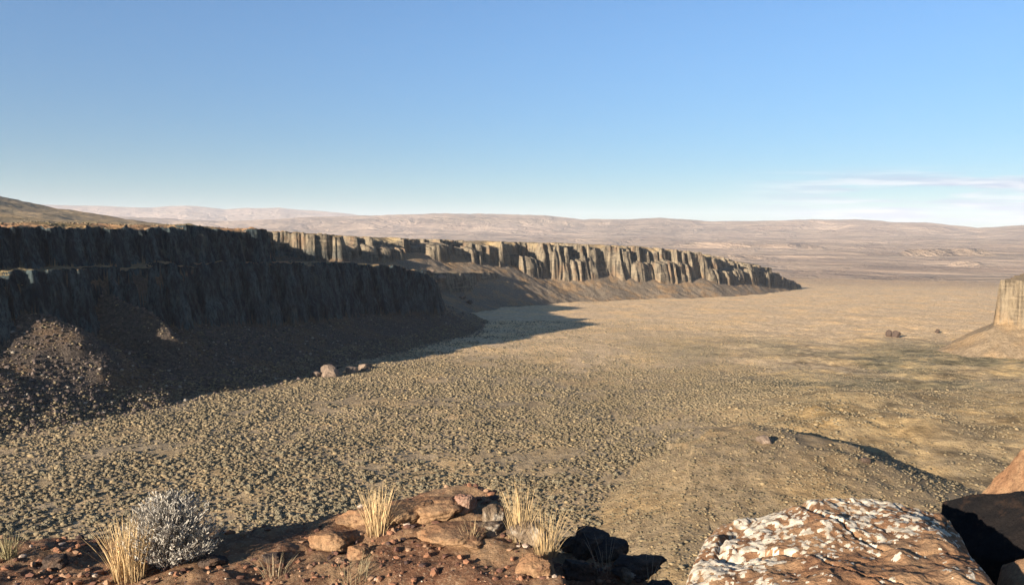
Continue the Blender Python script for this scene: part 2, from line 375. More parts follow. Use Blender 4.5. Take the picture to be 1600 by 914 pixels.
    ta = np.where(d > 6, -1e3, zf + np.where(xs > 42, np.where(xs > 79, 0.12, 0.19), 0.34)*np.minimum(0, d+0.6*nb+hcl/3+3*noise(xs/22, ys/22, 409)))
    cand = np.maximum(hz, ta); up = cand > z[m]
    a = z[m]; a[up] = cand[up]; z[m] = a
    a = rocky[m]; a[up & (hz >= ta) & (hcl > 1.5)] = 0.9; rocky[m] = a
    a = reg[m]; a[up] = 6; reg[m] = a
    if want: return z.reshape(shp), rocky.reshape(shp), scree.reshape(shp), reg.reshape(shp)
    return z.reshape(shp)

def build_land():
    az = np.concatenate([np.linspace(-100, -36, 190, endpoint=False), np.linspace(-36, 36, 1250, endpoint=False), np.linspace(36, 100, 90)])
    rr = np.concatenate([np.arange(14, 60, 3), np.arange(60, 200, 1.5), np.arange(200, 620, 0.95), np.arange(620, 850, 1.6), np.arange(850, 1230, 0.85),
                         np.arange(1230, 1700, 6)])
    g = [1700.]
    while g[-1] < 26000: g.append(g[-1]*1.017)
    rr = np.concatenate([rr, g])
    A, R = np.meshgrid(np.radians(az), rr)
    X = R*np.sin(A); Y = R*np.cos(A)
    Z, rocky, scree, reg = land(X, Y, True)
    nr, nc = X.shape
    # colours that belong to the ground itself, then a mask for painted shade
    x, y = X.ravel(), Y.ravel(); r = np.hypot(x, y)
    gold = np.array([0.56, 0.405, 0.245]); sage = np.array([0.24, 0.19, 0.125]); pink = np.array([0.42, 0.30, 0.20]); oliv = np.array([0.215, 0.18, 0.105]); tan = np.array([0.34, 0.25, 0.15]); ora = np.array([0.34, 0.17, 0.075])
    n1 = fbm(x, y*0.6, 70, 4, 501); n2 = fbm(x*0.5, y, 120, 4, 502)
    t = np.clip(0.5+0.9*n1, 0, 1)[:, None]
    col = sage*(1-t)+tan*t
    gz = np.clip(sstep(330, 480, y+0.35*x)*1.1 + 0.5*n2, 0, 1)[:, None]; col = col*(1-gz)+gold*gz
    # sage mat out in the valley to the right
    sg = (sstep(40, 110, x)*sstep(250, 330, y)*sstep(560, 430, y)*np.clip(0.7+n1, 0, 1))[:, None]; col = col*(1-sg)+oliv*sg
    rt = (sstep(40, 80, x-0.12*(y-150))*sstep(330, 240, y))[:, None]*np.clip(0.75+0.8*n1, 0, 1)[:, None]; col = col*(1-rt)+np.array([0.36,0.255,0.125])*rt
    # streaks of dry grass and bare soil on the rolling ground to the right
    st_ = fbm(x*0.45, y, 16, 5, 531, 0.62)+0.5*fbm(x, y, 6, 3, 532)
    ws_ = (sstep(45, 95, x-0.1*(y-150))*sstep(600, 380, y))[:, None]
    col = col*(1-ws_*np.clip(0.95*st_, 0, 1)[:, None])+np.array([0.56, 0.40, 0.20])*ws_*np.clip(0.95*st_, 0, 1)[:, None]
    col = col*(1-0.58*ws_*np.clip(-1.6*st_, 0, 1)[:, None])
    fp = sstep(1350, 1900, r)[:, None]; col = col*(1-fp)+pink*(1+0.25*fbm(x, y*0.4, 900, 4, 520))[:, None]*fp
    pl = ((reg.ravel() == 1) | (reg.ravel() == 3)); 
    pc = np.clip(0.5+1.3*fbm(x, y, 40, 4, 510), 0, 1)[:, None]; pcol = np.array([0.20,0.155,0.085])*(1-pc)+np.array([0.38,0.21,0.11])*pc
    col[pl] = pcol[pl]; f3 = reg.ravel() == 3; col[f3] = (np.array([0.21,0.165,0.10])*(1-pc)+np.array([0.30,0.22,0.13])*pc)[f3]
    kn = reg.ravel() == 6; col[kn] = (np.array([0.235,0.175,0.105])*(1-t)+np.array([0.31,0.225,0.125])*t)[kn]
    rb = reg.ravel() == 5; col[rb] = np.array([0.27, 0.195, 0.115])
    idx = np.arange(nr*nc).reshape(nr, nc)
    quads = np.stack([idx[:-1, :-1], idx[:-1, 1:], idx[1:, 1:], idx[1:, :-1]], -1).reshape(-1, 4)[:, ::-1]
    fr = reg[:-1, :-1].ravel()
    V = np.stack([x, y, Z.ravel()], 1)
    rg_ = reg.ravel(); dark = ((rg_ == 1)|(rg_ == 3))*sstep(-90, -112, x-0.22*(y-470))*sstep(560, 470, y)+((rg_ == 1)|(rg_ == 3))*(Z.ravel() < 47)*sstep(640, 560, y)  # where the near mesa gets shade painted into its colour
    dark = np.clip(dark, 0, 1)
    names = {0: ('valley_floor', M_TER), 1: ('near_mesa', M_TER), 3: ('far_mesa', M_TER), 4: ('distant_hills', M_FAR), 5: ('sandstone_bluff', M_TER), 6: ('grassy_knoll', M_TER)}
    labels = {0: ('wide tan valley floor spotted with sagebrush', 'valley floor'), 1: ('dark shaded basalt mesa of two cliff tiers on the left', 'mesa'),
              3: ('long sunlit basalt mesa with dark notches across the valley', 'mesa'), 4: ('hazy pink hills along the horizon', 'hills'),
              5: ('pale tan bluff at the right edge of the valley', 'bluff'), 6: ('low rounded grassy knoll below the lichen boulder', 'knoll')}
    for k, (nm, mt) in names.items():
        q = quads[fr == k]
        if not len(q): continue
        u, inv = np.unique(q, return_inverse=True); q2 = inv.reshape(-1, 4)
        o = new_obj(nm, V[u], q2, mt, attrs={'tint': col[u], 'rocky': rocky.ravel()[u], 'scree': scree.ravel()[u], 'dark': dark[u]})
        tag(o, labels[k][0], labels[k][1], kind='structure')
build_land()

# ------------------------------------------------------------------ more materials
def mat_rock(name, a, b, c, scale=6.0, bump=0.02):
    k = NT(name)
    col = k.mix(k.map(k.noise(scale*0.5, 5, 0.65), 0.36, 0.64), a, b)
    col = k.mix(k.map(k.noise(scale*1.7, 4, 0.7), 0.52, 0.66, 0, 0.8), col, c)
    col = k.mix(k.map(k.noise(scale*9, 3, 0.7), 0.35, 0.7, 0, 0.5), col, k.mix(1.0, col, (0.45, 0.42, 0.4), 'MULTIPLY'))
    b1 = k.bump(k.noise(scale*1.2, 7, 0.7), 0.8, bump*2)
    k.bump(k.noise(scale*6, 5, 0.7), 0.7, bump*0.6, b1)
    return k.done(col)
M_SHADEROCK = mat_rock('shade_black_rock', (0.008, 0.007, 0.007), (0.016, 0.012, 0.010), (0.03, 0.018, 0.012), 8)  # near-black base colour stands in for shade on the boulder
M_ORANGE = mat_rock('orange_basalt', (0.24, 0.125, 0.062), (0.31, 0.19, 0.10), (0.15, 0.075, 0.042))
M_GREYROCK = mat_rock('grey_lichen_basalt', (0.11, 0.075, 0.05), (0.27, 0.20, 0.13), (0.42, 0.37, 0.29), 9)
M_DARKROCK = mat_rock('dark_basalt', (0.045, 0.034, 0.030), (0.10, 0.07, 0.05), (0.17, 0.10, 0.06), 8)
M_PINK = mat_rock('pink_basalt', (0.28, 0.14, 0.09), (0.34, 0.22, 0.15), (0.18, 0.09, 0.06), 9)
M_BIGROCK = mat_rock('valley_boulder_rock', (0.15, 0.11, 0.08), (0.30, 0.22, 0.155), (0.08, 0.06, 0.045), 0.5, 0.3)
def mat_tint(name, rough=0.95, trans=0.0):
    k = NT(name, rough)
    c = k.attr('tint')
    return k.done(c)
M_TINT = mat_tint('dry_plant'); M_BRUSH = mat_tint('sagebrush_foliage'); M_STONE = mat_tint('small_stones')
def mat_lichen():
    k = NT('white_lichen')
    c = k.mix(k.map(k.noise(30, 4), 0.4, 0.65), (0.56, 0.48, 0.36), (0.34, 0.28, 0.20))
    k.bump(k.noise(160, 4, 0.7), 0.9, 0.004)
    return k.done(c)
M_LICHEN = mat_lichen()
def mat_soil():
    k = NT('ledge_soil')
    c = k.mix(k.map(k.noise(2.2, 5, 0.65), 0.38, 0.62), (0.185, 0.090, 0.048), (0.31, 0.19, 0.10))
    c = k.mix(k.map(k.noise(9, 5, 0.7), 0.50, 0.70, 0, 0.75), c, (0.10, 0.045, 0.028))
    c = k.mix(k.map(k.noise(55, 3, 0.7), 0.52, 0.68, 0, 0.8), c, (0.38, 0.25, 0.15))
    b1 = k.bump(k.noise(14, 7, 0.72), 0.9, 0.05)
    k.bump(k.noise(70, 4, 0.7), 0.9, 0.012, b1)
    return k.done(c)
M_SOIL = mat_soil()

# ------------------------------------------------------------------ rock and plant shapes
def noise3(p, s, seed=0):
    x, y, z = p[:, 0]/s, p[:, 1]/s, p[:, 2]/s
    x0, y0, z0 = np.floor(x), np.floor(y), np.floor(z); fx, fy, fz = x-x0, y-y0, z-z0
    u, v, w = (t*t*(3-2*t) for t in (fx, fy, fz)); r = 0
    for dz in (0, 1):
        a = [_h((x0+dx).astype(np.int64), (y0+dy).astype(np.int64)+(z0.astype(np.int64)+dz)*7919, seed) for dx in (0,1) for dy in (0,1)]
        l = (a[0]*(1-v)+a[1]*v)*(1-u)+(a[2]*(1-v)+a[3]*v)*u
        r = r+l*(w if dz else 1-w)
    return 2*r-1
def fbm3(p, s, o=4, seed=0, gain=0.5):
    r = 0; a = 1; t = 0
    for i in range(o): r = r+a*noise3(p, s, seed+31*i); t += a; a *= gain; s *= 0.48
    return r/t
def cube_grid(n):
    t = np.linspace(-1, 1, n+1); vs = []; fs = []; off = 0
    for ax in range(3):
        for sg in (-1, 1):
            a, b = np.meshgrid(t, t, indexing='ij'); p = np.zeros(((n+1)**2, 3))
            p[:, ax] = sg; p[:, (ax+1) % 3] = a.ravel()*sg; p[:, (ax+2) % 3] = b.ravel()
            i = np.arange((n+1)**2).reshape(n+1, n+1)
            fs.append(np.stack([i[:-1,:-1], i[1:,:-1], i[1:,1:], i[:-1,1:]], -1).reshape(-1, 4)+off); vs.append(p); off += (n+1)**2
    v = np.concatenate(vs); f = np.concatenate(fs)
    key = np.round(v*1e5).astype(np.int64)
    u, ind, inv = np.unique(key, axis=0, return_index=True, return_inverse=True)
    return v[ind], inv.ravel()[f]
def rock_shape(size, seed, n=24, rough=0.16, sharp=3.2, cuts=9):
    """angular boulder: rounded block sheared by random planes and roughened"""
    v, f = cube_grid(n)
    r = (np.abs(v)**sharp).sum(1)**(1/sharp); v = v/r[:, None]
    R_ = np.random.default_rng(seed)
    for i in range(cuts):
        q = R_.normal(size=3); q /= np.linalg.norm(q); h = R_.uniform(0.62, 0.95)
        dd = v@q-h; v = v-np.where(dd > 0, dd, 0)[:, None]*q*0.92
    nn = v/np.linalg.norm(v, axis=1)[:, None]
    v = v+nn*(rough*fbm3(v+seed*3.1, 0.9, 3, seed)+rough*0.45*fbm3(v+seed, 0.28, 4, seed+5, 0.6))[:, None]
    return v*np.array(size), f
def make_rock(name, loc, size, mat, seed, rz=0, n=20, tilt=(0,0), rough=0.16, sharp=3.2, cuts=9, smooth=True):
    v, f = rock_shape(size, seed, n, rough, sharp, cuts)
    o = new_obj(name, v, f, mat, smooth=smooth); o.location = tuple(float(t) for t in loc); o.rotation_euler = (tilt[0], tilt[1], rz); return o

def ico(sub):
    import bmesh
    b = bmesh.new(); bmesh.ops.create_icosphere(b, subdivisions=sub, radius=1)
    v = np.array([q.co[:] for q in b.verts]); f = np.array([[q.index for q in t.verts] for t in b.faces]); b.free(); return v, f
ICO = {1: ico(1), 2: ico(2), 3: ico(3)}
def scatter(name, pts, size, kind, mat, tints, lod=2, flat=False, amp=0.28, seed=0, squash=(0.7, 1.0)):
    """many little lumps as one mesh; pts (n,3)"""
    R_ = np.random.default_rng(seed); bv, bf = ICO[lod]; n = len(pts); m = len(bv)
    var = 12; base = []
    for i in range(var):
        rr_ = 1+amp*R_.uniform(-1, 1, m)
        base.append(bv*rr_[:, None])
    base = np.array(base)[R_.integers(0, var, n)]
    a = R_.uniform(0, 2*np.pi, n); c, s_ = np.cos(a)[:, None], np.sin(a)[:, None]
    sx = size*R_.uniform(0.75, 1.3, n); sy = size*R_.uniform(0.75, 1.3, n); sz = size*R_.uniform(*squash, n)
    X = base[:, :, 0]*sx[:, None]; Y = base[:, :, 1]*sy[:, None]; Z = base[:, :, 2]*sz[:, None]
    V = np.stack([X*c-Y*s_+pts[:, 0:1], X*s_+Y*c+pts[:, 1:2], Z+pts[:, 2:3]], -1).reshape(-1, 3)
    Fc = (bf[None]+(np.arange(n)*m)[:, None, None]).reshape(-1, 3)
    T = np.repeat(tints, m, axis=0)
    return new_obj(name, V, Fc, mat, smooth=not flat, attrs={'tint': T})

def in_view(x, y, z, pad=0):
    cp, sp_ = math.cos(PITCH), math.sin(PITCH)
    zz = z-EYE; dep = y*cp-zz*sp_; up = y*sp_+zz*cp
    return 800+F*x/dep, 457-F*up/dep, dep
SIL_X = [-50, 0, 480, 520, 590, 660, 740, 790, 880, 1000, 1070, 1130, 1200, 1480, 1500, 1550, 1650]
SIL_Y = [865, 865, 862, 825, 800, 785, 780, 830, 845, 862, 880, 800, 790, 800, 830, 790, 720]

# ------------------------------------------------------------------ sagebrush over the valley
def valley_brush():
    N = 430000
    R_ = np.random.default_rng(21)
    a = np.radians(R_.uniform(-37, 37, N)); r = 95+ (R_.uniform(0, 1, N)**0.85)*560
    x = r*np.sin(a); y = r*np.cos(a)
    z, rocky, scree, reg = land(x, y, True)
    dens = np.clip(0.72+0.7*fbm(x, y, 38, 4, 601)+0.7*fbm(x, y, 8, 2, 602), 0.03, 1)*(1-0.85*sstep(0.36, 0.55, fbm(x, y*0.6, 20, 3, 605)))
    rowy = 0.5+0.5*np.sin((x*0.5-y*0.86)/4.6+3*noise(x/26, y/26, 604)); dens = dens*(0.55+0.45*rowy)
    dens = dens*(1-0.75*sstep(330, 470, y+0.3*x))*(1-0.72*sstep(50, 85, x-0.25*(y-160)))
    dens = np.where(reg == 6, 0.30, dens); dens = np.where(reg == 5, 0.05, dens)
    dens = np.where((reg == 1) | (reg == 3), 0.10, dens)
    ring = (reg == 1) & (scree > 0.5) & (z < floor_z(x, y)+6); dens = np.where(ring, 0.6, dens)
    keep = (R_.uniform(0, 1, N) < dens) & (rocky < 0.3)
    px, py, dep = in_view(x, y, z); keep &= (px > -60) & (px < 1660) & (py < 925)
    x, y, z, r, px, py, reg = (q[keep] for q in (x, y, z, r, px, py, reg))
    n = len(x); size = R_.uniform(0.16, 0.40, n)*np.where(reg == 6, 0.7, 1)*np.where(R_.uniform(0, 1, n) < 0.10, 1.65, 1)*(1+0.25*np.clip((x-60)/-150, -1, 1))
    t = np.clip(R_.normal(0.5, 0.28, n)+0.5*noise(x/22, y/30, 611)+0.35*noise(x/6, y/6, 612), 0, 1)[:, None]
    t = np.clip(t-0.35*(sstep(-70, 20, x)*sstep(80, 40, x)*sstep(340, 240, y))[:, None], 0, 1)
    t2 = R_.uniform(0, 1, n)[:, None] < 0.10
    tint = np.array([0.125, 0.098, 0.056])*(1-t)+np.array([0.205, 0.158, 0.092])*t
    tint = np.where(t2, np.array([0.25, 0.185, 0.10]), tint)
    P = np.stack([x, y, z+size*0.28], 1)
    # the 300 that show largest stand as things of their own
    vis = (py < np.interp(px, SIL_X, SIL_Y)-4) & (px > 5) & (px < 1595) & (reg == 0)
    score = np.where(vis, size/r, 0); ch = np.argsort(-score)[:300]; rest = np.ones(n, bool); rest[ch] = False
    protos = []
    for i in range(6):
        v, f = ICO[3]; RR = np.random.default_rng(900+i)
        rad = 0.75+0.30*fbm3(v+i*5, 0.55, 3, 77+i)+RR.uniform(-0.16, 0.22, len(v))
        v2 = v*rad[:, None]*np.array([1, 1, 0.82]); 
        tt = RR.uniform(0.7, 1.35, len(v))[:, None]*np.array([0.165, 0.137, 0.085])*(0.85+0.1*(i % 4))
        me = new_obj('sagebrush', v2, f, M_BRUSH, smooth=False, attrs={'tint': tt}); protos.append(me)
    for j, k in enumerate(ch):
        o = protos[j] if j < 6 else protos[j % 6].copy()
        if j >= 6: C.objects.link(o)
        s_ = float(size[k])*1.12
        o.location = (float(x[k]), float(y[k]), float(z[k])+0.5*s_*0.5); o.scale = (s_, s_, s_*0.95); o.rotation_euler = (0, 0, random.uniform(0, 6.28))
        tag(o, 'one of the largest rounded sagebrush clumps dotting the valley floor just beyond the ledge', 'sagebrush', 'large sagebrush clumps on the near valley floor')
    nearm = rest & (r < 235); farm = rest & (r >= 235)
    # one continuous ground cover
    bv = []; 
    o1 = scatter('valley_brush', P[nearm], size[nearm], None, M_BRUSH, tint[nearm], 2, False, 0.42, 5, (0.35, 0.75))
    o2 = scatter('distant_brush', P[farm], size[farm]*1.05, None, M_BRUSH, tint[farm], 1, False, 0.40, 6, (0.35, 0.75))
    tag(o1, 'dense low mat of grey-green sagebrush across the near valley', 'ground cover', kind='stuff')
    tag(o2, 'sparser low brush on the farther golden valley floor', 'ground cover', kind='stuff')
    print('brush', nearm.sum(), farm.sum(), len(ch))
valley_brush()
def scree_field():
    N = 150000; R_ = np.random.default_rng(31)
    x = R_.uniform(-330, -20, N); y = R_.uniform(120, 640, N)
    px, py, dep = in_view(x, y, 10+0*x); k = (px > -120) & (px < 900); x, y = x[k], y[k]
    z, rocky, scree, reg = land(x, y, True)
    px, py, dep = in_view(x, y, z)
    low = (z-floor_z(x, y)); 
    foot = (scree < 0.5) & (reg == 0) & (land(x-5, y+2, True)[2] > 0.5)
    keep = ((scree > 0.5) & (reg == 1) & (low < 40) & (R_.uniform(0, 1, len(x)) < 0.75*np.clip(330/np.hypot(x, y), 0, 1)**2)) | (foot & (R_.uniform(0, 1, len(x)) < 0.35))
    keep &= (px > -40) & (px < 780)
    x, y, z = x[keep], y[keep], z[keep]; n = len(x)
    size = 0.22+0.62*R_.uniform(0, 1, n)**3.5
    t = R_.uniform(0, 1, n)[:, None]; tint = np.array([0.045, 0.034, 0.030])*(1-t)+np.array([0.15, 0.112, 0.088])*t
    t2 = R_.uniform(0, 1, n)[:, None] < 0.05; tint = np.where(t2, np.array([0.26, 0.22, 0.17]), tint)
    o = scatter('scree', np.stack([x, y, z+size*0.2], 1), size, None, M_STONE, tint, 1, True, 0.38, 8, (0.5, 1.0))
    tag(o, 'brown broken rock scree on the slope under the shaded cliff', 'scree', kind='stuff'); print('scree', n)
scree_field()

# ------------------------------------------------------------------ boulders lying in the valley
def ground_hit(px, py, d0=60, d1=2500):
    xc = (px-800)/F; yc = (457-py)/F
    dy = math.cos(PITCH)+yc*math.sin(PITCH); dz = -math.sin(PITCH)+yc*math.cos(PITCH)
    D = np.arange(d0, d1, 0.5); x = xc/dy*D; z = EYE+dz/dy*D
    g = land(x, D); k = np.argmax(g >= z); return np.array([x[k], D[k], g[k]])
VB = [ # photograph x, y of the foot, width px, height px, label
 (516, 588, 27, 17, 'blocky pale boulder at the foot of the shaded slope, biggest there', 0),
 (548, 583, 20, 9, 'low grey boulder just right of the blocky pale boulder', 1),
 (571, 577, 24, 9, 'flat grey slab rock at the right end of the boulder row below the slope', 1),
 (495, 588, 15, 8, 'small pale rock just left of the blocky pale boulder', 0),
 (1388, 526, 7, 10, 'upright dark boulder out on the valley floor toward the right bluff', 2),
 (1401, 527, 10, 9, 'dark boulder with a pale top beside the upright dark boulder', 2),
 (1464, 520, 6, 5, 'lone small boulder between the paired dark boulders and the right bluff', 2),
 (733, 474, 9, 5, 'dark boulder on flat ground at the toe of the shaded mesa nose', 2),
 (722, 466, 12, 6, 'pale rock just above the dark boulder at the toe of the mesa nose', 0),
 (688, 440, 16, 9, 'large pale rock on the crest of the descending mesa nose', 0),
 (672, 430, 12, 6, 'smaller pale rock higher up the crest of the mesa nose', 0),
 (1196, 690, 22, 10, 'pinkish rock outcrop beside the dark crack on the grassy knoll', 3),
 (1352, 722, 12, 8, 'small brown rock at the right end of the dark ledge on the knoll', 2)]
for i, (px, py, w, h, lab, kd) in enumerate(VB):
    p = ground_hit(px, py); D = math.hypot(p[0], p[1]); wm_, hm = w/F*D, h/F*D
    o = make_rock('boulder', (p[0], p[1], p[2]+hm*0.32), (wm_*0.55, wm_*0.5, hm*0.72), (M_BIGROCK, M_BIGROCK, M_DARKROCK, M_BIGROCK)[kd], 50+i, i*1.3, n=14, sharp=4.5, smooth=False)
    tag(o, lab, 'boulder')

# ------------------------------------------------------------------ the ledge underfoot
def edge_y(x):
    return np.interp(x, [-7,-1.55,-1.15,-0.85,-0.55,-0.3,0.0,0.12,0.25,0.6,1.0,1.6,2.2,7], [4.2,4.28,4.38,4.62,4.82,4.95,4.72,4.5,4.95,5.0,4.0,3.0,2.9,3.4])
def ledge_z(x, y):
    z = -1.66+0.05*fbm(x, y, 0.9, 4, 701)+0.022*fbm(x, y, 0.16, 3, 702)
    z = z+0.09*np.exp(-((x+0.42)/0.62)**2-((y-4.45)/0.5)**2)
    z = z+0.05*np.exp(-((x+0.28)/0.22)**2-((y-4.78)/0.16)**2)
    # cracks and steps in the mound
    z = z-0.05*np.exp(-(np.abs(y-4.15-0.3*(x+0.5)+0.05*noise(x/0.2, y/0.2, 703))/0.03)**2)*(x > -0.9)*(x < 0.1)
    # pit right of the mound
    ex = 0.20-0.30*(y-3.7)/1.05+0.07*noise(x/0.3, y/0.3, 704)+0.03*noise(x/0.1, y/0.1, 705)
    pit = sstep(0, 0.14, x-ex)*sstep(2.9, 3.2, y)*sstep(1.5, 1.2, x)
    z = z-0.36*pit+0.07*pit*fbm(x, y, 0.25, 4, 706)
    # dip at the lower left of the mound
    z = z-0.16*np.exp(-((x+0.62)/0.32)**2-((y-3.55)/0.17)**2)
    e = edge_y(x)+0.10*noise(x/0.35, 0*x, 707)+0.04*noise(x/0.1, 0*x, 708)
    f = np.maximum(0, y-e); z = z-np.minimum(f*0.9, 0.25)-2.2*np.maximum(0, f-0.15)*(1+0.15*noise(x/0.5, y/0.5, 709))
    return np.maximum(z, -22+0*z)+EYE
def ledge():
    xs = np.concatenate([np.linspace(-30, -3.4, 40, endpoint=False), np.linspace(-3.4, 3.6, 560), np.linspace(3.7, 40, 40)])
    ys = np.concatenate([np.linspace(-14, 2.2, 40, endpoint=False), np.linspace(2.2, 5.6, 300), np.linspace(5.7, 18, 50)])
    X, Y = np.meshgrid(xs, ys); Z = ledge_z(X, Y)
    side = sstep(-12, -16, X)*14+sstep(24, 40, X)*14; Z = Z-side
    nr, nc = X.shape; idx = np.arange(nr*nc).reshape(nr, nc)
    q = np.stack([idx[:-1,:-1], idx[:-1,1:], idx[1:,1:], idx[1:,:-1]], -1).reshape(-1, 4)
    o = new_obj('rim_ledge', np.stack([X.ravel(), Y.ravel(), Z.ravel()], 1), q, M_SOIL)
    tag(o, 'red-brown stony ground at the rim under the viewpoint', 'ground', kind='structure')
ledge()
def on_ledge(px, py):
    """point of the ledge seen at a pixel"""
    xc = (px-800)/F; yc = (457-py)/F
    dy = math.cos(PITCH)+yc*math.sin(PITCH); dz = -math.sin(PITCH)+yc*math.cos(PITCH)
    D = np.arange(2.0, 7.5, 0.01); x = xc/dy*D; z = EYE+dz/dy*D
    g = ledge_z(x, D); k = np.argmax(g >= z)
    if k == 0: k = np.argmin(np.abs(g-z))
    return np.array([x[k], D[k], g[k]])
def gravel():
    R_ = np.random.default_rng(41); N = 17000
    x = R_.uniform(-3.3, 3.4, N); y = R_.uniform(2.9, 5.3, N)
    dens = np.clip(0.4+0.9*fbm(x, y, 0.5, 3, 801), 0.05, 1)
    k = (y < edge_y(x)+0.12) & (R_.uniform(0, 1, N) < dens); x, y = x[k], y[k]; n = len(x)
    size = 0.0035+0.018*R_.uniform(0, 1, n)**3.2
    z = ledge_z(x, y)
    c = np.array([[0.24,0.115,0.062],[0.12,0.06,0.04],[0.30,0.18,0.105],[0.08,0.05,0.04],[0.45,0.34,0.25]])[R_.choice(5, n, p=[.34,.28,.18,.14,.06])]
    o = scatter('gravel', np.stack([x, y, z+size*0.25], 1), size, None, M_STONE, c*R_.uniform(0.75, 1.2, (n, 1)), 1, True, 0.35, 9, (0.45, 0.9))
    tag(o, 'reddish gravel and stone chips scattered over the ledge', 'gravel', kind='stuff')
gravel()

# big lichen covered boulder
def lichen_boulder():
    v, f = rock_shape((1, 1, 1), 11, 180, 0.045, 16.0, 0)
    # plan outline of the block: corners seen from above
    top = np.array([[0.46, 2.36], [0.84, 3.34], [1.84, 3.30], [1.50, 2.30]])
    u = np.clip((v[:, 0]+1)/2, -0.1, 1.1)[:, None]; w = np.clip((v[:, 1]+1)/2, -0.1, 1.1)[:, None]
    xy = top[0]*(1-u)*(1-w)+top[3]*u*(1-w)+top[1]*(1-u)*w+top[2]*u*w
    zt = -1.12+0.03*(xy[:, 0]-1.2)-0.07*sstep(1.05, 0.60, xy[:, 0]-0.35*(xy[:, 1]-2.42))-0.07*sstep(1.5, 1.75, xy[:, 0])
    p = np.column_stack([xy, np.where(v[:, 2] > 0, zt-(1-v[:, 2])*0.35, zt-0.35-(-v[:, 2])*0.7)])
    p[:, 2] += 0.055*fbm3(p, 0.35, 4, 61)+0.022*fbm3(p, 0.08, 4, 64, 0.65)
    cr = np.abs(fbm3(p*np.array([1,1,0.4]), 0.5, 2, 66)); p[:, 2] -= 0.022*np.exp(-(cr/0.018)**2)
    p[:, 2] += EYE
    # lichen crust: raised white scabs, thick on the back and the left shoulder
    n_ = noise3(p, 0.016, 71)+0.8*noise3(p, 0.036, 72)+0.9*noise3(p, 0.0085, 73)
    backv = sstep(2.72, 2.98, xy[:, 1]+0.10*(1.2-xy[:, 0])+0.1*noise3(p, 0.3, 79)); leftv = sstep(1.04, 0.86, xy[:, 0])*sstep(2.45, 2.62, xy[:, 1])
    patch = noise3(p, 0.2, 74)
    cov = np.clip(np.maximum(backv*0.95, leftv*0.8), 0, 1)*sstep(1.78, 1.62, xy[:, 0]) + 0.0
    cov = cov*(0.78+0.5*patch)+0.12*sstep(0.45, 0.7, noise3(p, 0.11, 75))
    fld = n_-(0.98-1.22*cov); li = fld > 0
    bump = np.clip(fld, 0, 0.35)*0.008
    p[:, 2] += np.where(v[:, 2] > 0, bump, 0)
    lf = (li[f].sum(1) >= 2) & (v[f][:, :, 2].mean(1) > 0.1)
    def sub(q):
        uu, inv = np.unique(q, return_inverse=True); return p[uu], inv.reshape(-1, 4)
    c0 = np.array([1.2, 2.85, EYE-1.5])
    a, b = sub(f[~lf]); o = new_obj('lichen_boulder', a-c0, b, M_ORANGE); o.location = c0
    a, b = sub(f[lf]); l = new_obj('lichen', a-c0, b, M_LICHEN, parent=o); l['kind'] = 'stuff'
    tag(o, 'big flat-topped orange boulder crusted with white lichen', 'boulder')
lichen_boulder()

def rock(name, px, py, wpx, hpx, mat, seed, label, dD=0.0, depth=None, sink=0.35, rz=0, **k):
    p = on_ledge(px, py); p[1] += dD; D = p[1]
    w, h = wpx/F*D, hpx/F*D
    o = make_rock(name, (p[0], p[1]+w*0.2, p[2]+h*(0.5-sink*0.5)), (w*0.56, depth or w*0.45, h*0.60), mat, seed, rz, **k)
    tag(o, label, 'rock'); return o
def rock_at(name, loc, size, mat, seed, label, **k):
    o = make_rock(name, (loc[0], loc[1], loc[2]+EYE), size, mat, seed, **k); tag(o, label, 'boulder'); return o
rock_at('boulder', (3.16, 4.35, -1.85), (0.60, 0.50, 0.86), M_ORANGE, 23, 'tall orange boulder at the right edge, rising behind the black one', n=60, rough=0.10, rz=0.3, sharp=2.6)
rock_at('boulder', (2.36, 3.62, -1.50), (0.32, 0.30, 0.42), M_SHADEROCK, 24, 'rounded boulder with its shade painted black between the lichen boulder and the right edge', n=50, rough=0.10, rz=0.2, sharp=2.6)
rock_at('boulder', (1.93, 2.78, -1.52), (0.22, 0.40, 0.33), M_ORANGE, 27, 'low orange boulder in the bottom right corner', n=50, rough=0.10, rz=-0.5, sharp=3)
